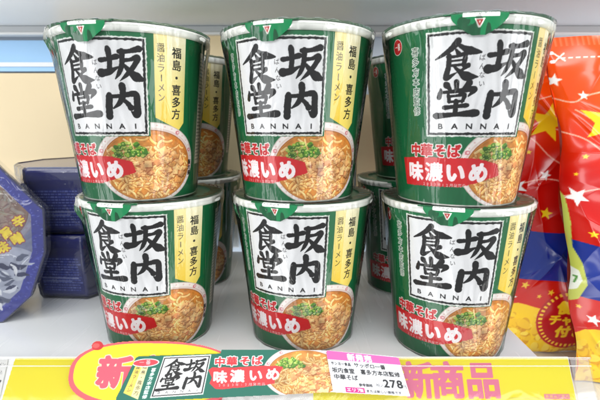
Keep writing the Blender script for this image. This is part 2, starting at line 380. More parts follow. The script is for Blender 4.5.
# ------------------------------------------------------------------ the cup
H, RB, RT, RIM = .1002, .0351, .0452, .0480
DEG = .716                                                # mm of canvas per degree
LAB0, LAB1 = -118, 128                                    # angular extent of the printed sheet
def label_canvas():
    cv = Canvas(LAB0 * DEG, LAB1 * DEG, 100.2 - 97.6, 100.2 - .8, .21, 2, GREEN)
    D = lambda a: a * DEG
    z = lambda v: 100.2 - v
    # brush framed white panel
    def wob(pts, amp, n=60):
        out = []
        for i in range(len(pts)):
            (x1, y1), (x2, y2) = pts[i], pts[(i + 1) % len(pts)]
            for k in range(n):
                t = k / n; out.append((x1 + (x2 - x1) * t + random.uniform(-amp, amp), y1 + (y2 - y1) * t + random.uniform(-amp, amp)))
        return out
    x0, x1, y0, y1 = D(-36), D(36), z(92), z(40.6)
    R4 = lambda e: [(x0 - e, y0 - e), (x1 + e, y0 - e + .3), (x1 + e - .4, y1 + e), (x0 - e + .3, y1 + e + .3)]
    cv.poly(wob(R4(1.35), .28), (236, 238, 232)); cv.poly(wob(R4(.5), .2), (14, 15, 14)); cv.poly(wob(R4(-.75), .24), (247, 247, 247))
    brush(cv, '坂', D(19.6), z(78.6), 21.5, 20, fat=1.3); brush(cv, '内', D(17.8), z(58.2), 21.5, 18, fat=1.3)
    brush(cv, '食', D(-16.5), z(78.4), 20, 19, fat=1.3); brush(cv, '堂', D(-15.5), z(58.2), 20.5, 17.5, fat=1.3)
    cv.text('ばんない', D(.4), z(79.5), 3.1, 3.3, (40, 36, 36), step=(.25, 4.3), bold=.05)
    cv.text('BANNAI', D(-26), z(44.6), 4.8, 3.9, (24, 22, 22), step=(D(10.6), 0), bold=.2)
    # text column and red oval left of the panel
    cv.text('喜多方本店監修', D(-47), z(84.6), 4.3, 4.6, (236, 240, 232), step=(.1, 5.3), bold=.5, outline=None)
    cv.text('喜多方本店監修', D(-47), z(84.6), 4.3, 4.6, (18, 70, 44), step=(.1, 5.3), bold=.08)
    logo_oval(cv, D(-66), z(89.2), 3.9, 4.1)
    # gold banner
    def grad(pts, ca, cb, ya, yb):
        sl, m = cv.polymask(pts)
        yy = (np.arange(sl[0].start, sl[0].stop) / cv.k + cv.y0 - ya) / (yb - ya); yy = np.clip(yy, 0, 1)[:, None, None]
        c = np.array(ca, np.float32) * (1 - yy) + np.array(cb, np.float32) * yy
        a = m[..., None]; cv.img[sl] = cv.img[sl] * (1 - a) + c * a
    grad([(D(43), z(98)), (D(53), z(98)), (D(53), z(46)), (D(43), z(49.5))], (250, 236, 176), (246, 214, 70), z(97), z(48))
    grad([(D(53), z(98)), (D(70), z(98)), (D(70), z(46.5)), (D(65), z(42.3)), (D(53), z(46))], (254, 248, 218), (250, 228, 110), z(96), z(44))
    for k in range(500):
        x = D(random.uniform(43.5, 69.5)); y = z(random.uniform(48, 96)); cv.ellipse(x, y, .22, .12, random.choice([(255, 250, 214), (226, 190, 90)]), .5, 6)
    cv.text('醤油ラーメン', D(48.2), z(88.5), 4.6, 5.0, (34, 30, 24), step=(0, 5.5), bold=.1)
    cv.text('福島・喜多方', D(61.5), z(86.5), 6.3, 6.3, (26, 24, 22), step=(0, 7.0), bold=.16)
    # the bowl, clipped by the panel drawn before: paint it on its own sheet first
    keep = cv.img.copy()
    ramen(cv, D(37), z(22.5), 34, 24.5)
    k0 = int((z(41.6) - cv.y0) * cv.k)                  # anything above stays under panel and banner
    M = (cv.img != keep).any(2)
    yy, xx = np.nonzero(M); sel = np.zeros_like(M)
    px = (np.arange(cv.W) / cv.k + cv.x0) / DEG; py = 100.2 - (np.arange(cv.H) / cv.k + cv.y0)
    X, Y = np.meshgrid(px, py)
    block = ((X > -38) & (X < 38.6) & (Y > 38.8)) | ((X > 43) & (X < 53) & (Y > 49.5 - (X - 43) * .35)) | ((X >= 53) & (X < 70) & (Y > 46.0 - np.clip((X - 53) / 12, 0, 1) * 3.7 + np.clip((X - 65) / 5, 0, 1) * 4.2))
    cv.img[block] = keep[block]
    # red band and its words
    bx0, bx1 = D(-64), D(22)
    pts = []
    for k in range(90):
        t = k / 89; pts.append((bx0 + (bx1 - bx0) * t, z(26.3) - 1.2 * sin(t * 3) + random.uniform(-.25, .25) + max(0, t - .8) * 12))
    for k in range(90):
        t = 1 - k / 89; pts.append((bx0 + 2 + (bx1 - bx0) * t, z(10.2) - 1.5 * t + random.uniform(-.3, .3) - max(0, t - .62) * 16))
    cv.poly(pts, (214, 34, 40))
    for (cx_, ch) in ((-49, '味'), (-31, '濃'), (-13, 'い'), (6, 'め')):
        cv.text(ch, D(cx_), z(18.6 + (cx_ + 49) * .012), 11.6, 11.0, (252, 250, 250), bold=.75 if ch in 'いめ' else (.34 if ch == '濃' else .55))
    for (cx_, ch) in ((-48, '中'), (-37.5, '華'), (-26, 'そ'), (-15, 'ば')):
        cv.text(ch, D(cx_), z(31), 7.6, 7.4, (208, 30, 38), bold=.34, outline=(.62, (246, 240, 236)))
    cv.text('2023年12月発売品', D(-40), z(11.9), 2.3, 2.1, (246, 226, 222), step=(2.5, 0), bold=.05)
    # small marks
    cv.text('麺大盛', D(80.5), z(22), 3.2, 3.2, (30, 20, 20), step=(0, 3.4), bold=.2)
    # back of the cup: recipe columns and cream block of small type
    cv.poly([(D(92), z(90)), (D(122), z(90)), (D(122), z(20)), (D(92), z(20))], (232, 226, 206))
    for r_ in range(30):
        y = z(87 - r_ * 2.2)
        x = D(93.5)
        while x < D(120):
            w_ = random.uniform(.6, 2.4); cv.poly([(x, y), (x + w_, y), (x + w_, y + .9), (x, y + .9)], (70, 84, 70), .8); x += w_ + .5
    for r_ in range(22):
        y = z(80 - r_ * 2.6); cv.poly([(D(-112), y), (D(-92 - random.uniform(0, 6)), y), (D(-92), y + .8), (D(-112), y + .8)], (190, 214, 190), .7)
    cv.img *= (1 + .018 * (noise2(cv.H, cv.W, 3) - .5))[..., None]
    return cv

M_print = pbr('printed_card', rough=.36, attr='Col', spec=.25)
M_printfoil = pbr('printed_foil_bag', rough=.2, attr='Col', coat=.45)
M_paper = pbr('paper_board', (228, 226, 218), .5, bump=(400, .1, .0004))
M_rim = pbr('rolled_paper_rim', (244, 245, 238), .3)
M_film = clear_film('shrink_film', rough=.04, base=.0, bump=.26, scale=(80, 80, 15), haze=.004, crease=.1, gain=1.0)
M_green = pbr('green_print', GREEN, .32, var=.06)
M_lid = pbr('lid_print', (96, 138, 108), .3, var=.12)

def cone_r(z): return RB + (RT - RB) * z / H

def cup_parts():
    root = empty('noodle_cup', (0, 0, 0))
    prof = [(0, .004), (RB - .004, .004), (RB - .003, .0), (RB, .0)] + [(cone_r(z), z) for z in np.linspace(.002, H - .003, 12)]
    V, F = lathe(prof, 160); mesh_obj('body', V, F, M_paper, root, True)
    cx, cz, q = RIM - .0021, H - .0024, []
    for k in range(15):
        a = 2 * pi * k / 14 - pi * .5; q.append((cx + .0021 * cos(a), cz + .0024 * sin(a)))
    V, F = lathe(q, 160); mesh_obj('rim', V, F, M_rim, root, True)
    V, F = lathe([(RIM - .0014, H + .0003), (RIM - .0030, H + .0002), (RIM - .0045, H - .0004), (.02, H - .0008), (0, H - .0008)], 160)
    mesh_obj('lid', V, F, M_lid, root, True)
    # label
    cv = label_canvas()
    def surf(X, Y):
        z = (100.2 - Y) / 1000; a = np.radians(X / DEG); r = RB + (RT - RB) * z / H + .00022
        return np.stack([r * np.sin(a), -r * np.cos(a), z], 1)
    lab = print_sheet('label', cv, surf, M_print, root)
    # bare green back of the label sheet
    V, F = [], []
    n = 60; a0, a1 = LAB1 - .3, LAB0 + 360 + .3
    for i in range(n + 1):
        a = R(a0 + (a1 - a0) * i / n)
        for z in (.0008, .0976): r = cone_r(z) + .00018; V.append((r * sin(a), -r * cos(a), z))
    F = [(2 * i, 2 * i + 2, 2 * i + 3, 2 * i + 1) for i in range(n)]
    mesh_obj('label_back', V, F, M_green, root, True)
    # pull tab: green tongue of the lid folded down over the rim, white strip on top, crest on its front
    cv = Canvas(-17, 17, -4.6, 11, .22, 2, (18, 104, 62))
    cv.poly([(-8, -1.6), (9, -1.6), (9, 2.2), (-8, 2.2)], (244, 246, 242))
    cv.text('ここからあける', -6.6, .9, 1.9, 1.9, (90, 100, 96), step=(2.25, 0))
    redmark(cv, 0, 5.0, 3.9)
    def tsurf(X, Y):
        a = X / 46.5 + R(-4)
        Z = np.where(Y < 0, H * 1000 + .55 - .0 * Y, H * 1000 + .55 - Y)
        rr = np.where(Y < 0, 47.6 + Y, 48.55 - np.clip(Y - 1, 0, 20) * .16 + .25 * np.sin(X * .9) * np.clip(Y / 6, 0, 1))
        bl = np.clip((Y + .8) / 1.8, 0, 1); rr = np.where((Y > -.8) & (Y < 1), 46.8 + (48.55 - 46.8) * np.sin(bl * pi / 2), rr)
        Z = np.where((Y > -.8) & (Y < 1), H * 1000 + .55 - 1.0 * (1 - np.cos(bl * pi / 2)), Z)
        return np.stack([rr * np.sin(a), -rr * np.cos(a), Z], 1) / 1000
    print_sheet('pull_tab', cv, tsurf, M_print, root, mask=lambda X, Y: (Y < 1) | (np.abs(X) < 13.5 - np.clip(Y - 2, 0, 20) ** 1.6 * .3))
    # shrink film: straight from the rim to the foot, gathered below the rim
    nA, nZ = 360, 50; V = []
    ph = [random.uniform(0, 6.28) for _ in range(12)]
    for j in range(nZ + 1):
        t = j / nZ; z = t * (H + .0006)
        for k in range(nA):
            a = 2 * pi * k / nA
            r = .0361 + (RIM + .0005 - .0361) * t ** 1.12
            top = math.exp(-(1 - t) * 9); bot = math.exp(-t * 14)
            w = sin(a * 23 + ph[0] + 3 * sin(t * 7)) * .5 + sin(a * 41 + ph[1] + 5 * t) * .35 + sin(a * 9 + ph[2] - 4 * t) * .5 + sin(a * 67 + ph[3]) * .2
            r += .00055 * (top * (1 - .75 * (t > .965)) + .4 * bot) * w + .00016 * sin(a * 13 + 9 * t + ph[4])
            aa = (a + pi) % (2 * pi) - pi
            for (a0, sg, hh) in ((-.75, .2, .0032), (2.3, .25, .003), (.95, .12, .0014)):
                r += hh * math.exp(-((aa - a0) / sg) ** 2) * math.exp(-((t - .93) / .06) ** 2) * (.55 + .45 * sin(aa * 55 + 20 * t))
            for (a0, sl_, t0, t1, hh) in ((-.35, .55, .45, 1, .0006), (.55, -.5, .0, .6, .0006), (.9, -.8, .1, .9, .0005), (-1.1, .35, .0, .8, .0007), (.2, .25, .7, 1, .0005), (-.62, -.3, .05, .5, .0005), (1.35, -.2, .2, 1, .0006)):
                if t0 < t < t1:
                    q = (aa - a0 - sl_ * (t - t0)) / .022; r += hh * .6 * math.exp(-q * q) * sin(pi * (t - t0) / (t1 - t0))
            V.append((r * sin(a), -r * cos(a), z))
    F = [(j * nA + k, j * nA + (k + 1) % nA, (j + 1) * nA + (k + 1) % nA, (j + 1) * nA + k) for j in range(nZ) for k in range(nA)]
    b = len(V)
    for rr, zz in ((.0470, H + .0013), (.0440, H + .0010), (.0385, H + .0010)):
        for k in range(nA):
            a = 2 * pi * k / nA; V.append((rr * sin(a), -rr * cos(a), zz + .0002 * sin(a * 31 + rr * 900)))
    rows = [nZ * nA, b, b + nA, b + 2 * nA]
    for i in range(3):
        for k in range(nA): F.append((rows[i] + k, rows[i] + (k + 1) % nA, rows[i + 1] + (k + 1) % nA, rows[i + 1] + k))
    mesh_obj('shrink_film', V, F, M_film, root, True)
    return root

def copy_tree(o, parent=None):
    c = o.copy(); COL.objects.link(c)
    if parent: c.parent = parent
    for ch in list(o.children): copy_tree(ch, c)
    return c

ST = .10142
GRP_ = 'film-wrapped ramen cups stacked on the shelf'
cups = [  # x, y, level, world rotation of the panel, label
 (-.0012, .2926, 1, -16, 'green ramen cup in clear film, upper middle of the front row, white calligraphy panel'),
 (-.1069, .2951, 1, -9, 'green ramen cup at the upper left of the front row, beside the blue display panel'),
 (.0986, .2780, 1, -7, 'green ramen cup at the upper right of the front row, touching the orange snack bag'),
 (.0021, .3021, 0, -17, 'lower middle green ramen cup standing on the shelf above the green promo card'),
 (-.1020, .3035, 0, -10, 'lower left green ramen cup on the shelf above the red-rimmed yellow bubble sign'),
 (.1030, .2885, 0, -20, 'lower right green ramen cup on the shelf behind the pink lettering of the yellow strip'),
 (-.1049, .4097, 1, -9, 'back row upper cup half seen between the upper left and upper middle cups'),
 (.1060, .4013, 1, -5, 'back row upper cup showing a red oval between upper middle and upper right cups'),
 (-.1048, .4147, 0, -14, 'back row lower cup half seen between the lower left and lower middle cups'),
 (.1005, .3966, 0, -12, 'back row lower cup in shade seen between the lower middle and lower right cups'),
]
proto = cup_parts()
for i, (x, y, lv, a, lb) in enumerate(cups):
    c = proto if i == 0 else copy_tree(proto)
    c.location = (x, y, lv * ST + .0002); c.rotation_euler = (0, 0, R(a))
    tag(c, lb, 'noodle cup', GRP_)

# ------------------------------------------------------------------ shelves and back
M_shelf = pbr('painted_steel_shelf', (226, 229, 231), .22, bump=(900, .08, .0003), var=.05)
M_wall = pbr('pale_blue_panel', (222, 234, 246), .3, var=.03)
M_beige = pbr('beige_board', (238, 216, 174), .55, bump=(500, .15, .0006), var=.05)
M_blue = pbr('sky_blue_panel', (166, 210, 248), .3, var=.03)
M_white = pbr('white_paint', (240, 241, 240), .35)
M_grey = pbr('grey_lip', (186, 189, 190), .4)
M_under = pbr('shelf_underside', (236, 243, 250), .4, var=.03)

nt = M_shelf.node_tree; tc = nt.nodes.new('ShaderNodeTexCoord'); mp_ = nt.nodes.new('ShaderNodeMapping'); mp_.inputs['Scale'].default_value = (160, 9, 1)
no = nt.nodes.new('ShaderNodeTexNoise'); no.inputs['Scale'].default_value = 1; no.inputs['Detail'].default_value = 6; no.inputs['Distortion'].default_value = .52
rr_ = nt.nodes.new('ShaderNodeMapRange'); rr_.inputs['From Min'].default_value = .35; rr_.inputs['From Max'].default_value = .7; rr_.inputs['To Min'].default_value = .11; rr_.inputs['To Max'].default_value = .34
nt.links.new(tc.outputs['Object'], mp_.inputs['Vector']); nt.links.new(mp_.outputs['Vector'], no.inputs['Vector']); nt.links.new(no.outputs['Fac'], rr_.inputs['Value']); nt.links.new(rr_.outputs['Result'], nt.nodes['Principled BSDF'].inputs['Roughness'])
V, F = [], []; box(V, F, -.60, .1535, .2530, .5000, -.024, 0)
tag(bevel(mesh_obj('shelf', V, F, M_shelf), .0012), kind='structure')
V, F = [], []; box(V, F, .1550, .60, .20, .5000, -.075, -.045)
tag(bevel(mesh_obj('lower_shelf', V, F, M_shelf), .0012), kind='structure')
V, F = [], []; box(V, F, -.70, .70, .5200, .5300, -.10, .45)
tag(mesh_obj('back_wall', V, F, M_wall), kind='structure')

br = empty('backing_board', (0, .508, .03))
V, F = [], []; box(V, F, -.40, .062, -.004, 0, .0015, .173); mesh_obj('lower_panel', V, F, M_beige, br)
V, F = [], []; box(V, F, -.262, .056, -.0085, -.0045, .15, .232); mesh_obj('upper_panel', V, F, M_beige, br)
tag(br, 'beige backing board standing behind the cups, plain with a taller middle', 'board')
br2 = empty('side_board', (.22, .508, .03))
V, F = [], []; box(V, F, -.155, .20, -.004, 0, .0015, .150); mesh_obj('panel', V, F, M_beige, br2)
tag(br2, 'short beige board behind the upper right cup and the orange snack bag', 'board')

bp = empty('blue_display_panel', (-.42, .506, .204))
V, F = [], []; box(V, F, -.15, .155, 0, .004, .0012, .034); mesh_obj('panel', V, F, M_blue, bp)
V, F = [], []; box(V, F, -.15, .155, -.003, .0, .006, .0105); mesh_obj('trim_strip', V, F, M_white, bp)
tag(bp, 'sky blue panel with a white strip, at the left above the beige board', 'panel')

us = empty('upper_shelf', (0, .44, .250))
V, F = [], []; box(V, F, -.7, .7, -.10, .075, 0, .02); bevel(mesh_obj('underside', V, F, M_under, us), .001)
V, F = [], []; box(V, F, -.7, .7, .052, .0655, -.0085, -.0005); bevel(mesh_obj('rear_lip', V, F, M_white, us), .001)
V, F = [], []; box(V, F, -.7, .7, .0490, .0515, -.0060, -.0005); mesh_obj('groove', V, F, M_grey, us)
tag(us, 'pale blue grey underside of the shelf above, over all the cups', 'shelf')

up = empty('shelf_upright', (-.083, .5188, 0))
V, F = [], []; box(V, F, -.009, .009, -.004, .0, 0, .245); o = bevel(mesh_obj('post', V, F, M_white, up), .001)
V, F = [], []
for k in range(12): box(V, F, -.0022, .0022, -.0046, -.0041, .008 + k * .02, .019 + k * .02)
mesh_obj('slot', V, F, pbr('slot_dark', (130, 136, 142), .6), up)
tag(up, 'white slotted metal upright behind the gap between the left and middle cups', 'shelf post')

# ------------------------------------------------------------------ price rail (top edge at y=.262, leaning out 30 degrees)
TH = R(30); RO = Vector((0, .250, .0063))
def rail_pt(s, t, d=0.0):
    """s along the rail (m), t down its face (m), d outwards (m) -> point"""
    return (s, RO.y - t * sin(TH) - d * cos(TH), RO.z - t * cos(TH) + d * sin(TH))
def rail_slab(name, s0, s1, t0, t1, d0, d1, mat, parent):
    V = [rail_pt(s, t, d) for s in (s0, s1) for t in (t0, t1) for d in (d0, d1)]
    F = [(0, 1, 3, 2), (4, 6, 7, 5), (0, 4, 5, 1), (2, 3, 7, 6), (0, 2, 6, 4), (1, 5, 7, 3)]
    return bevel(mesh_obj(name, V, F, mat, parent), .0003, 2)
PX = .00063                                               # metres along the rail per photograph pixel (px 300 = middle)
M_yellow = None
M_clear = clear_film('clear_plastic', rough=.05, base=.0, bump=.08, scale=(20, 20, 20), haze=.008, gain=.6)
M_clear2 = clear_film('milky_clear_plastic', rough=.12, base=.05, bump=.1, scale=(30, 30, 30), haze=.14, gain=.8)
rail = empty('price_rail', (0, .250, 0))
def unparent_loc(o):                                       # keep the world coordinates the mesh was built in
    o.location = tuple(-v for v in o.parent.location); return o
unparent_loc(rail_slab('backing', -.50, .165, -.0004, .0274, -.0022, -.0006, M_white, rail))
# yellow paper strip
cv = Canvas(-178, 164.5, 0, 25.6, .32, 2, (250, 236, 12))
cv.T = lambda x, y: ((x - 300) * .612, (y - 357) * .605)
for ch, x, w in (('新', 416, 31), ('商', 446, 33), ('品', 480, 33)):
    cv.text(ch, x, 379, w * 1.02, 34, (236, 122, 158), bold=.95)
cv.poly([(222, 357), (313, 357), (313, 400), (224, 400)], (244, 242, 238)); cv.poly([(170, 388), (224, 386), (224, 400), (170, 400)], (232, 70, 74))
cv.poly([(538, 391), (563, 391), (563, 396), (538, 396)], (238, 140, 170))
cv.text('新商品ご案内', 541, 393.5, 3.2, 3.2, (250, 226, 120), step=(3.9, 0))
for k in range(22): cv.poly([(500 + k * 1.6, 394), (501 + k * 1.6, 394), (501 + k * 1.6, 396), (500 + k * 1.6, 396)], (190, 180, 60), .6)
def flat(off, curl=0.0):
    cv.img *= .9                                          # printed stock, a little darker than paper white
    def f(X, Y):
        s, t = X / 1000, Y / 1000
        return np.stack([s, RO.y - t * sin(TH) - off * cos(TH), RO.z - t * cos(TH) + off * sin(TH)], 1)
    return f
o = print_sheet('yellow_strip', cv, flat(0.0), M_print, rail, mask=lambda X, Y: X > -178 + (27.5 - Y) * .12); unparent_loc(o)
unparent_loc(rail_slab('clear_cover', -.50, .1765, .0003, .0258, .0012, .0018, M_clear, rail))
unparent_loc(rail_slab('top_ridge', -.50, .1765, .0, .0012, .0019, .0030, M_clear2, rail))
unparent_loc(rail_slab('fold_line', -.50, .1765, .0048, .0054, .0019, .0023, M_clear2, rail))
unparent_loc(rail_slab('lower_lip', -.50, .1765, .0245, .0266, .0019, .0034, M_clear2, rail))
unparent_loc(rail_slab('end_piece', .1655, .1765, .0012, .0245, -.0004, .0004, M_clear2, rail))
tag(rail, 'long price rail on the shelf edge with a yellow paper strip under clear plastic', 'price rail')

# white price card at the far left of the rail
cv = Canvas(-225, -178.5, 0, 25.6, .32, 2, (243, 243, 240))
cv.T = lambda x, y: ((x - 300) * .612, (y - 357) * .605)
cv.text('7', 2.6, 383, 13, 12, (40, 40, 44), bold=.35)
cv.text('278', -26, 383, 13, 12, (40, 40, 44), step=(8, 0), bold=.35)
cv.text('ラーメン', -6, 364, 4, 4, (90, 90, 90), step=(3.6, 0), bold=.05); cv.text('税込', -1, 371, 4, 4, (110, 110, 110), step=(4.4, 0), bold=.05)
o = print_sheet('price_card', cv, flat(.0003), M_print); tag(o, 'plain white price card with a black 7 at the far left end of the rail', 'price card')

# yellow bubble sign
cv = Canvas(-148, -20, -16, 30, .3, 2, (250, 234, 20))
cv.T = lambda x, y: ((x - 300) * .612, (y - 357) * .605)
def bub(e):
    P = []
    for k in range(120):
        t = 2 * pi * k / 120; c, s_ = cos(t), sin(t)
        rx, ry = 83 + e, 30.5 + e
        P.append((158 + rx * np.sign(c) * abs(c) ** .8, 373 + ry * np.sign(s_) * abs(s_) ** .85 + (2.5 * c if s_ < 0 else 0)))
    return P
cv.poly(bub(1), (236, 88, 98)); cv.poly([(x + 1.2, y - 1.2) for x, y in bub(-2.6)], (250, 234, 20))
cv.ellipse(98, 346, 6, 4.5, (196, 30, 36)); cv.ellipse(96.5, 346, 3.6, 2.4, (232, 84, 80)); 
cv.text('新商品', 119, 371.5, 35, 30, (234, 84, 104), step=(36, 0), bold=.9, outline=(.55, (250, 236, 200)))
sm = cv.polymask(bub(1)); ms = np.zeros((cv.H, cv.W), bool); ms[sm[0]] = sm[1]
sm = cv.polymask([(98 + 6 * cos(t), 346 + 4.6 * sin(t)) for t in np.linspace(0, 6.28, 40)]); ms[sm[0]] |= sm[1]
def bubmask(X, Y):
    ix = np.clip(((X - cv.x0) * cv.k).astype(int), 0, cv.W - 1); iy = np.clip(((Y - cv.y0) * cv.k).astype(int), 0, cv.H - 1)
    return ms[iy, ix]
o = print_sheet('bubble_sign', cv, flat(.0040), pbr('glossy_print', rough=.42, attr='Col'), mask=bubmask)
tag(o, 'yellow bubble-shaped sign with a red outline and red character, clipped to the rail', 'sign')

# green promo card
cv = Canvas(-112, 32, -7, 28, .22, 2, (0, 104, 84))
PT = lambda x, y: ((x - 301) * .600, (y - 357) * .605)
cv.T = PT
card = [(136.5, 357.5), (139, 356.2), (221, 353.6), (222, 349.6), (331, 350.5), (338, 389), (126, 398.3), (122, 397), (122, 394)]
def quad(A, B, C, D_):
    """unit square -> quad A(0,0) B(1,0) C(1,1) D(0,1) in photograph pixels"""
    def f(u, v):
        x = (A[0] * (1 - u) + B[0] * u) * (1 - v) + (D_[0] * (1 - u) + C[0] * u) * v
        y = (A[1] * (1 - u) + B[1] * u) * (1 - v) + (D_[1] * (1 - u) + C[1] * u) * v
        return PT(x, y)
    return f
ramen(cv, 306, 371, 42, 25, n=300, big=.9)
cv.T = quad((164.5, 356.5), (212, 354.5), (206.5, 391), (155, 394.2))
cv.poly([(0, 0), (1, 0), (1, 1), (0, 1)], (236, 238, 232)); cv.poly([(.02, .03), (.98, .03), (.98, .97), (.02, .97)], (24, 24, 24)); cv.poly([(.045, .055), (.955, .055), (.955, .945), (.045, .945)], (247, 247, 247))
for ch, u, v in (('食', .29, .29), ('堂', .27, .65), ('坂', .72, .27), ('内', .73, .64)): brush(cv, ch, u, v, .40, .37, rough=.1, fat=1.15)
cv.text('BANNAI', .14, .885, .085, .085, (30, 30, 30), step=(.145, 0), bold=.1)
# gold banner, column of type and red oval at the card's left end
cv.T = quad((137.5, 364), (150.5, 363), (143.5, 395.5), (128, 391)); cv.poly([(0, 0), (1, 0), (1, 1), (0, .95)], (242, 210, 90)); cv.poly([(.52, 0), (1, 0), (1, 1), (.52, .97)], (250, 238, 170))
cv.text('醤油ラーメン', .26, .1, .3, .12, (60, 50, 40), step=(0, .145), bold=.05); cv.text('福島・喜多方', .76, .1, .36, .13, (50, 46, 40), step=(0, .15), bold=.05)
cv.T = quad((153.5, 367), (158.5, 366.6), (151.5, 396), (146.5, 396)); cv.text('喜多方本店監修', .5, .07, .95, .125, (232, 240, 234), step=(0, .138), bold=.12)
cv.T = PT; cv.ellipse(147, 362.2, 13.5, 3.9, (244, 238, 236), rot=-.05); cv.ellipse(147, 362.2, 12.3, 3.1, (218, 62, 74), rot=-.05); cv.text('一番', 143, 362, 5, 4.6, (250, 236, 234), step=(6.5, -.2), bold=.1)
# red band and words
b = [(210, 369)] + [(210 + k * 3.7, 367 - k * .12 + random.uniform(-.5, .5)) for k in range(1, 19)] + [(284, 366), (281, 372), (276, 376)] + [(276 - k * 3.4, 381.5 + k * .32 + random.uniform(-.4, .4)) for k in range(17)] + [(218, 386), (212, 381), (214, 376)]
cv.poly(b, (226, 52, 58))
for ch, x, y in (('味', 222, 375.5), ('濃', 239, 374.6), ('い', 257, 373.8), ('め', 274, 372.8)): cv.text(ch, x, y, 14, 11.2, (252, 250, 250), bold=.38)
for ch, x, y in (('中', 221, 361.5), ('華', 233, 361), ('そ', 246, 360.6), ('ば', 258, 360.2)): cv.text(ch, x, y, 11, 8.6, (224, 48, 56), bold=.3, outline=(.5, (248, 242, 240)))
cv.text('2023年12月発売品', 222, 382.8, 3.4, 2.8, (250, 222, 220), step=(4.3, -.12), bold=.03)
sm = cv.polymask(card); mc = np.zeros((cv.H, cv.W), bool); mc[sm[0]] = sm[1]
cvc = cv
def cardmask(X, Y):
    ix = np.clip(((X - cvc.x0) * cvc.k).astype(int), 0, cvc.W - 1); iy = np.clip(((Y - cvc.y0) * cvc.k).astype(int), 0, cvc.H - 1)
    return mc[iy, ix]
o = print_sheet('promo_card', cv, flat(.0058), bpy.data.materials['glossy_print'], mask=cardmask)
tag(o, 'green promotional card with noodle bowl picture and red band, clipped to the yellow rail', 'promo card')

# white price card
cv = Canvas(16, 71, -6, 27, .2, 2, (246, 247, 250)); cv.T = PT
P4 = [(327, 351.2), (328.5, 350.6), (396, 356.4), (400, 358.2), (408.3, 392.8), (333.3, 389.2)]
cv.T = quad((327, 350.6), (400, 357.4), (408.5, 393), (333.3, 389.2))
cv.poly([(0, 0), (1, 0), (1, .195), (0, .215)], (240, 96, 172)); cv.text('新発売', .33, .115, .1, .17, (252, 240, 248), step=(.115, 0), bold=.24)
cv.text('サンヨー食品', .06, .30, .042, .085, (50, 50, 56), step=(.045, 0), bold=.1); cv.text('サッポロ一番', .38, .30, .07, .115, (36, 36, 40), step=(.071, 0), bold=.12)
cv.text('坂内食堂 喜多方本店監修', .075, .46, .075, .13, (30, 30, 34), step=(.0755, 0), bold=.14)
cv.text('中華そば', .085, .62, .08, .13, (30, 30, 34), step=(.08, 0), bold=.14)
cv.text('参考価格', .38, .78, .045, .08, (80, 80, 84), step=(.045, 0), bold=.1); cv.text('税込', .61, .76, .05, .09, (50, 50, 54), step=(.052, 0), bold=.06)
cv.text('278', .725, .70, .15, .26, (24, 24, 28), step=(.088, 0), bold=.26); cv.text('円', .955, .755, .06, .1, (30, 30, 34), bold=.08)
cv.poly([(.17, .85), (.42, .85), (.42, .975), (.17, .975)], (222, 30, 130)); cv.text('エリア', .215, .91, .06, .09, (252, 236, 246), step=(.065, 0), bold=.1); cv.poly([(.36, .88), (.40, .88), (.40, .95), (.36, .95)], (252, 240, 248))
cv.text('または新しい価格です', .46, .92, .042, .07, (90, 90, 96), step=(.046, 0), bold=.1)
cv.T = PT; sm = cv.polymask(P4); mp = np.zeros((cv.H, cv.W), bool); mp[sm[0]] = sm[1]; cvp = cv
def pmask(X, Y):
    ix = np.clip(((X - cvp.x0) * cvp.k).astype(int), 0, cvp.W - 1); iy = np.clip(((Y - cvp.y0) * cvp.k).astype(int), 0, cvp.H - 1)
    return mp[iy, ix]
o = print_sheet('price_card', cv, flat(.0066), bpy.data.materials['glossy_print'], mask=pmask)
tag(o, 'white price card with a pink header reading 278 yen, beside the green promo card', 'price card')

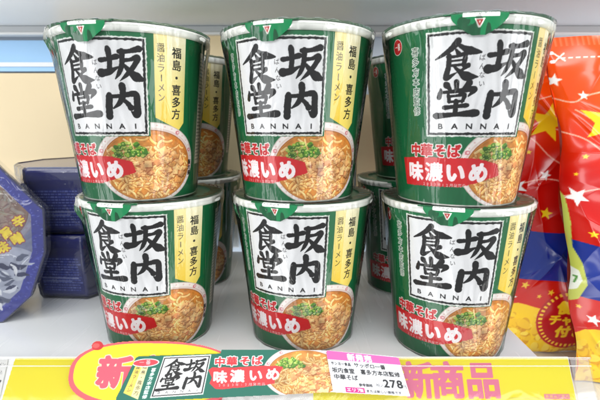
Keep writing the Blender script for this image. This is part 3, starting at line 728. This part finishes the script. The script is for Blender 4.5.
# ------------------------------------------------------------------ snack bags (180 x 247 mm pillow bags standing on the lower shelf)
BW, BH = 172.0, 247.0
RO1, YE, BL, DR = (242, 74, 20), (250, 204, 20), (20, 58, 160), (212, 40, 22)
def bag_canvas(bx):
    cv = Canvas(0, BW, 0, BH, .5, 2, RO1)
    sl, m = cv.polymask([(0, 0), (BW, 0), (BW, BH), (0, BH)])
    t = np.clip((np.arange(cv.H) / cv.k - 40) / 50, 0, 1)[:, None, None]
    cv.img[:] = np.array((240, 76, 2)) * (1 - t) + np.array((200, 16, 8)) * t
    # seal marks
    for k in range(60): cv.poly([(k * 3, 0), (k * 3 + 1.2, 0), (k * 3 + 1.2, 6), (k * 3, 6)], (236, 120, 90), .6)
    for k in range(40): cv.poly([(8 + k * 4, 13), (10.4 + k * 4, 13), (10.4 + k * 4, 13.7), (8 + k * 4, 13.7)], (250, 236, 228))
    for sx in (8, 60): cv.stroke([(sx - 4, 10), (sx + 2, 15)], .9, (250, 236, 230)); cv.stroke([(sx - 4, 15.5), (sx + 2, 10.5)], .9, (250, 236, 230)); cv.ellipse(sx - 5, 10, 1.5, 1.1, (250, 236, 230)); cv.ellipse(sx - 5, 15.5, 1.5, 1.1, (250, 236, 230))
    # swooshes
    for pts in ([(0, 38), (10, 41), (22, 36), (60, 30), (120, 44)], [(10, 46), (28, 58), (60, 62), (110, 50)], [(0, 60), (14, 66), (34, 84), (70, 92)], [(60, 20), (100, 60), (150, 70)], [(0, 104), (30, 96), (80, 110), (160, 92)]):
        cv.stroke(pts, .9, (250, 200, 180), a=.85)
    for x, y, r, c, ro in ((2.5, 27, 4.5, 0, .2), (16, 37, 3.0, 0, .1), (25, 54, 15, 1, .25), (40, 28, 6, 1, 0), (52, 82, 7, 1, .4), (25, 93, 4.5, 0, .3), (8, 103, 7, 0, .7), (30, 122, 5, 1, .2), (60, 118, 5, 1, .1), (66, 54, 7, 1, .3),
                           (84, 84, 14, 1, .1), (110, 30, 9, 1, .4), (128, 76, 8, 1, .2), (150, 50, 12, 1, 0), (140, 112, 7, 1, .5), (100, 120, 8, 1, .2), (14, 128, 3, 1, 0), (45, 105, 2.5, 1, 0), (12, 76, 2.2, 1, 0), (36, 76, 1.8, 1, .3), (8, 88, 1.6, 1, .1)):
        cv.star(x, y, r, (250, 216, 30) if c else (250, 246, 244), ro)
    cv.poly([(0, 134)] + [(k * 8, 134 + 3 * sin(k * .35)) for k in range(23)] + [(BW, 176), (0, 176)], (10, 44, 140))
    cv.poly([(0, 175)] + [(k * 8, 175 + 2.5 * sin(k * .35)) for k in range(23)] + [(BW, 216), (0, 216)], (206, 26, 14))
    # corn snacks picture along the bottom
    edge = [(0, 206)] + [(k * 6, 203 - 4 * sin(k * .5) + random.uniform(-2, 2)) for k in range(1, 29)] + [(BW, 203), (BW, BH), (0, BH)]
    cv.poly(edge, (248, 204, 24))
    for k in range(170):
        x, y = random.uniform(0, BW), random.uniform(207, BH); r = random.uniform(3, 7)
        cv.ellipse(x + .6, y + 1, r, r * .6, (206, 136, 20), .6, 20, random.random() * 3); cv.ellipse(x, y, r * .93, r * .55, random.choice([(250, 212, 50), (252, 222, 80), (244, 196, 36)]), .9, 20, random.random() * 3)
    for x, y, r, c in ((20, 181, 3.6, 1), (12, 192, 4.6, 0), (40, 186, 3, 1), (5, 184, 2, 1), (32, 190, 2.2, 1), (110, 184, 4, 1), (140, 190, 4, 0)): cv.star(x, y, r, (244, 200, 50) if c else (246, 240, 240), .3)
    # resealable-zip badge
    by = 210
    cv.ellipse(bx, by, 29, 29, (186, 18, 28))
    for k in range(44):
        t = 2 * pi * k / 44; c, s_ = cos(t), sin(t)
        cv.poly([(bx + c * r_ - s_ * w_, by + s_ * r_ + c * w_) for r_, w_ in ((24.6, -.9), (27.4, -.9), (27.4, .9), (24.6, .9))], (250, 210, 60))
    cv.text('便利', bx - 8, by - 11, 13, 12, (252, 218, 40), step=(14, 0), bold=.8)
    cv.text('チャック', bx - 14.5, by + .5, 10, 10, (252, 218, 40), step=(9.6, 0), bold=.7)
    cv.text('付き', bx - 6, by + 12, 12, 11.5, (252, 218, 40), step=(13, 0), bold=.8)
    # green and white corner mark on the left seam
    cv.poly([(0, 100), (2, 104), (3.5, 122), (2.5, 140), (6, 150), (9, 166), (5, 178), (0, 182)], (196, 204, 90)); cv.poly([(0, 154), (4, 156), (6, 163), (4, 170), (0, 173)], (236, 240, 226)); cv.poly([(1, 160), (3.6, 160), (3.6, 161.2), (2.4, 166), (1.3, 166), (2.4, 161.2), (1, 161.2)], (90, 150, 70))
    return cv
def crinkle(m, scale, strength, dist):
    nt = m.node_tree; N = nt.nodes; L = nt.links
    tc = N.new('ShaderNodeTexCoord'); no = N.new('ShaderNodeTexNoise'); no.noise_type = 'RIDGED_MULTIFRACTAL'
    no.inputs['Scale'].default_value = scale; no.inputs['Detail'].default_value = 3; no.inputs['Distortion'].default_value = 1.5
    n2 = N.new('ShaderNodeTexNoise'); n2.inputs['Scale'].default_value = scale * 1.7; n2.inputs['Detail'].default_value = 2
    ma = N.new('ShaderNodeMath'); ma.operation = 'MULTIPLY'
    bp = N.new('ShaderNodeBump'); bp.inputs['Strength'].default_value = strength; bp.inputs['Distance'].default_value = dist
    L.new(tc.outputs['Object'], no.inputs['Vector']); L.new(tc.outputs['Object'], n2.inputs['Vector'])
    L.new(no.outputs['Fac'], ma.inputs[0]); L.new(n2.outputs['Fac'], ma.inputs[1]); L.new(ma.outputs[0], bp.inputs['Height'])
    b = N['Principled BSDF']; L.new(bp.outputs['Normal'], b.inputs['Normal']); L.new(bp.outputs['Normal'], b.inputs['Coat Normal'])
crinkle(M_printfoil, 17, .8, .006)
M_bagback = pbr('bag_back_foil', (222, 60, 26), .25, coat=.5)
bcvs = [bag_canvas(88), bag_canvas(62)]
def bag(name, loc, rz, lean, seed, label, belly=.030, shear=0.0, art=0):
    rg = np.random.default_rng(seed); root = empty(name, loc, rz);     fold = [(rg.uniform(0, BW), rg.uniform(0, BH), rg.uniform(0, pi), rg.uniform(.8, 4.6), 9 + 24 * rg.random() ** 2) for _ in range(90)]
    def disp(X, Y):
        u, v = X / BW, Y / BH
        prof = (np.clip(np.sin(pi * np.clip(u, 0, 1)), 0, 1) ** .62) * (np.clip(np.sin(pi * np.clip(v * .97 + .03, 0, 1)), 0, 1) ** .55)
        d = belly * 1250 * prof * (.8 + .35 * v)
        for (x, y, a, h, s) in fold:
            p = (X - x) * np.cos(a) + (Y - y) * np.sin(a); q = -(X - x) * np.sin(a) + (Y - y) * np.cos(a)
            d = d + h * (np.exp(-np.abs(p) / (s * .28)) - .5 * np.exp(-(p / (s * .6)) ** 2)) * np.exp(-(q / (s * 1.5)) ** 2) * np.clip(prof * 2.2, .2, 1)
        top = np.clip(1 - v / .09, 0, 1) + np.clip((v - .93) / .07, 0, 1)
        d = d + top * .8 * np.sin(X * .22 + seed) + .9 * np.exp(-np.minimum(X, BW - X) / 10) * np.sin(Y * .13 + seed * 2) * 2
        return d
    def mk(sign):
        def f(X, Y):
            d = disp(X, Y) if sign < 0 else disp(X, Y) * .75
            # edges pull in where the bag is fullest
            v = Y / BH; pull = 7 * np.sin(pi * np.clip(v, 0, 1)) ** 1.0 + 1.5 * np.sin(v * 19 + seed)
            xx = (X - BW / 2) * (1 - pull / (BW / 2))
            z = (BH - Y); y = sign * d; xx = xx - shear * z + 2.5 * np.sin(v * 7 + 1)
            return np.stack([xx, y - z * lean, z], 1) / 1000
        return f
    print_sheet('front', bcvs[art], mk(-1), M_printfoil, root)
    V, F = [], []; n, m = 60, 80
    X, Y = np.meshgrid(np.linspace(.3, BW - .3, n), np.linspace(.3, BH - .3, m)); P = mk(1)(X.ravel(), Y.ravel())
    F = [(j * n + i, (j + 1) * n + i, (j + 1) * n + i + 1, j * n + i + 1) for j in range(m - 1) for i in range(n - 1)]
    F = [f[::-1] for f in F]
    mesh_obj('back', P, F, M_bagback, root, True)
    tag(root, label, 'snack bag', 'orange snack bags right of the cups')
    return root
bag('snack_bag', (.291, .2950, -.0445), R(-8), .06, 3, 'nearer orange snack bag with yellow star at the right edge, overlapping the other bag', .026, .2)
bag('snack_bag', (.240, .352, -.0445), R(4), .02, 8, 'farther snack bag with a dark red badge of yellow characters, between cups and nearer bag', .022, 0.0, 1)

# ------------------------------------------------------------------ dark blue boxes and the bowl pack at the left
NV = (30, 36, 112)
def box_canvas():
    cv = Canvas(-23, 23, 0, 52, .3, 2, (22, 32, 112))
    cv.poly([(-23, 0), (23, 0), (23, 12), (-23, 12)], (26, 30, 100))
    for r_ in range(13):
        x = -19
        while x < 18:
            w_ = random.uniform(.8, 3.4); cv.poly([(x, 14 + r_ * 2.6), (x + w_, 14 + r_ * 2.6), (x + w_, 15.3 + r_ * 2.6), (x, 15.3 + r_ * 2.6)], random.choice([(96, 112, 190), (76, 92, 176), (120, 134, 204)]), .75); x += w_ + .6
    cv.poly([(-19, 33), (17, 33), (17, 34.4), (-19, 34.4)], (170, 178, 214), .7); cv.poly([(-19, 36), (10, 36), (10, 37.4), (-19, 37.4)], (170, 178, 214), .6)
    return cv
M_navy = pbr('dark_blue_carton', (20, 28, 104), .2, coat=.4, var=.08)
M_filmb = clear_film('carton_film', rough=.08, base=.02, bump=.5, scale=(60, 60, 60), haze=.03, gain=1.2)
xcv = box_canvas()
OCT = [(-.022, -.062), (.022, -.062), (.047, -.022), (.047, .022), (.022, .062), (-.022, .062), (-.052, .022), (-.052, -.022)]
def ring_mesh(levels, shape, cap=True):
    V, F = [], []; n = len(shape)
    for (s, z) in levels: V += [(x * s, y * s, z) for x, y in shape]
    for i in range(len(levels) - 1):
        for k in range(n): F.append((i * n + k, i * n + (k + 1) % n, (i + 1) * n + (k + 1) % n, (i + 1) * n + k))
    if cap: F.append(tuple(range(n))[::-1]); F.append(tuple((len(levels) - 1) * n + k for k in range(n)))
    return V, F
def navy(loc, rz, label):
    r = empty('noodle_box', loc, rz)
    V, F = ring_mesh([(.86, 0), (.90, .004), (1.0, .046), (1.0, .0535), (.97, .056)], OCT)
    bevel(mesh_obj('carton', V, F, M_navy, r), .0016, 2)
    def f(X, Y):
        z = 50 - Y * .92; s = .90 + .10 * np.clip((z - 4) / 42, 0, 1)
        return np.stack([X * .95 * s, -62 * s - .25 + 0 * X, z], 1) / 1000
    print_sheet('printed_side', xcv, f, M_print, r, mask=lambda X, Y: (np.abs(X) < 21) & (Y > 4) & (Y < 49))
    V, F = ring_mesh([(.90, -.0001), (.935, .004), (1.03, .046), (1.03, .0545), (.98, .0566)], OCT, False)
    mesh_obj('wrap', V, F, M_filmb, r)
    tag(r, label, 'noodle box', 'dark blue noodle boxes at the left')
navy((-.197, .4130, .0004), R(-4), 'lower dark blue box of the two stacked at the left, standing on the shelf')
navy((-.200, .4130, .0572), R(2), 'upper dark blue box of the two stacked at the left, beige board right above it')

# bowl pack standing on its edge
BP = [(31, 62), (62, 24), (61, -8), (49, -42), (29, -60), (-29, -60), (-49, -42), (-61, -8), (-62, 24), (-31, 62)]
pk = empty('bowl_pack', (-.2520, .305, .0)); pk.rotation_euler = (R(-4), 0, R(14))
V, F, n = [], [], len(BP)
lv = [(1.0, 0), (1.0, .006), (.95, .010), (.80, .050), (.78, .052)]
for s, d in lv: V += [(x * s / 1000, d, (y + 60) / 1000 * s + (1 - s) * .06) for x, y in BP]
for i in range(len(lv) - 1):
    for k in range(n): F.append((i * n + (k + 1) % n, i * n + k, (i + 1) * n + k, (i + 1) * n + (k + 1) % n))
F.append(tuple(range(n))); F.append(tuple((len(lv) - 1) * n + k for k in range(n))[::-1])
bevel(mesh_obj('tray', V, F, M_navy, pk), .001, 2)
cv = Canvas(-64, 64, -64, 64, .35, 2, (44, 52, 158))
for k in range(700):
    a = random.random() * 2 * pi; x, y = 62 * cos(a) * random.uniform(.8, 1), 62 * sin(a) * random.uniform(.8, 1)
    cv.ellipse(x, y, random.uniform(.3, 1.2), .4, random.choice([(120, 134, 220), (40, 48, 140), (92, 104, 200)]), .7, 8, a)
inner = [(x * .86, -y * .86) for x, y in BP]
cv.poly(inner, (176, 182, 200))
keep = cv.img.copy(); ramen(cv, 4, -26, 54, 36, n=300, big=1.2); cv.img = cv.img * .45 + np.array((84, 90, 128)) * .55
X, Y = np.meshgrid(np.arange(cv.W) / cv.k + cv.x0, np.arange(cv.H) / cv.k + cv.y0)
sm = cv.polymask(inner); mi = np.zeros((cv.H, cv.W), bool); mi[sm[0]] = sm[1]
out_ = ~mi | (Y > 8 + 5 * np.sin(X * .12)); cv.img[out_] = keep[out_]
for k in range(150):                                       # silver and dark blue brush swirls on the lower half
    x, y = random.uniform(-48, 46), random.uniform(12, 48)
    if (x / 50) ** 2 + (y / 52) ** 2 > .9: continue
    d = random.uniform(-.5, .9); pts = [(x, y)]
    for q in range(3): x += random.uniform(2, 4.5) * cos(d); y += random.uniform(2, 4.5) * sin(d); pts.append((x, y)); d += random.uniform(-.9, .9)
    w_ = random.uniform(1, 4.2); cv.stroke(pts, [w_ * .4, w_, w_ * .8, w_ * .2], random.choice([(46, 54, 92), (90, 98, 124), (226, 230, 238), (196, 202, 214), (240, 242, 246)]), rough=.7)
for ch, x, y in (('旨', 36, -8), ('辛', 45, -16), ('味', 33, 3), ('噌', 43, -3)): cv.text(ch, x, y, 8.5, 8.5, (246, 224, 60), rot=-.5, bold=.5, outline=(.6, (150, 30, 90)))
def pf(X, Y): return np.stack([X, -.3 + 0 * X, 60 - Y], 1) / 1000
sm = cv.polymask([(x * .99, -y * .99) for x, y in BP]); mb = np.zeros((cv.H, cv.W), bool); mb[sm[0]] = sm[1]; cvb = cv
def bmask(X, Y):
    ix = np.clip(((X - cvb.x0) * cvb.k).astype(int), 0, cvb.W - 1); iy = np.clip(((Y - cvb.y0) * cvb.k).astype(int), 0, cvb.H - 1); return mb[iy, ix]
print_sheet('printed_face', cv, pf, M_print, pk, mask=bmask)
V = [(x * 1.02 / 1000, -.0013 - .0006 * (k % 2), (y * 1.01 + 60.6) / 1000) for k, (x, y) in enumerate(BP)] + [(0, -.0016, .06)] + [(x * 1.03 / 1000, .008, (y * 1.01 + 60.6) / 1000) for x, y in BP]
F = [(k, n, (k + 1) % n) for k in range(n)] + [(k, (k + 1) % n, n + 1 + (k + 1) % n, n + 1 + k) for k in range(n)]
mesh_obj('wrap', V, F, M_filmb, pk)
tag(pk, 'noodle bowl pack with a blue rim standing on edge at the far left', 'bowl pack')

# ------------------------------------------------------------------ light
def area(name, loc, target, sx, sy, power, col=(1, 1, 1)):
    l = bpy.data.lights.new(name, 'AREA'); l.shape = 'RECTANGLE'; l.size = sx; l.size_y = sy; l.energy = power; l.color = col
    o = bpy.data.objects.new(name, l); COL.objects.link(o); o.location = loc
    o.rotation_euler = (Vector(target) - Vector(loc)).to_track_quat('-Z', 'Y').to_euler()
    return o
area('ceiling_tube_front', (0, -.75, 1.25), (0, .3, .1), 2.6, .14, 9, (1, .985, .96))
area('ceiling_tube_right', (.9, .0, 1.2), (.05, .3, .1), .12, 1.6, 2.4, (1, .985, .96))
area('ceiling_tube_left', (-.9, .0, 1.2), (-.05, .3, .1), .12, 1.6, 2.0, (1, .985, .96))
area('overhead_fill', (0, -.12, 1.3), (0, .3, .1), 2.6, .14, 8.5, (1, .985, .96))  # added steep fill lamp, brightens the shelf top more than the cup fronts
area('aisle_light', (0, -1.2, .52), (0, .3, .10), 2.4, .30, 13, (.97, .985, 1))
area('floor_bounce', (0, -.35, -1.0), (0, .3, .1), 2.6, .9, 26, (1, .99, .97))
area('side_bounce_left', (-1.35, -.6, -.05), (0, .45, .2), .7, .8, 9, (.98, .99, 1))
area('side_bounce_right', (1.35, -.6, -.05), (0, .45, .2), .7, .8, 9, (.98, .99, 1))
w = bpy.data.worlds.new('World'); SC.world = w; w.use_nodes = True
w.node_tree.nodes['Background'].inputs[0].default_value = (.93, .96, 1, 1); w.node_tree.nodes['Background'].inputs[1].default_value = .6

cam = bpy.data.cameras.new('camera'); co = bpy.data.objects.new('camera', cam); COL.objects.link(co)
cam.sensor_width = 36; cam.lens = 440.43 / 600 * 36; cam.clip_start = .01; cam.clip_end = 10
co.location = (0, 0, .14734); co.rotation_euler = (R(90 - 9.7686), 0, 0)
cam.dof.use_dof = True; cam.dof.focus_distance = .275; cam.dof.aperture_fstop = 13
SC.camera = co
SC.view_settings.view_transform = 'Standard'; SC.view_settings.look = 'None'; SC.view_settings.exposure = 0; SC.view_settings.gamma = 1
SC.cycles.transparent_max_bounces = 24; SC.cycles.max_bounces = 8
SC.cycles.use_denoising = True
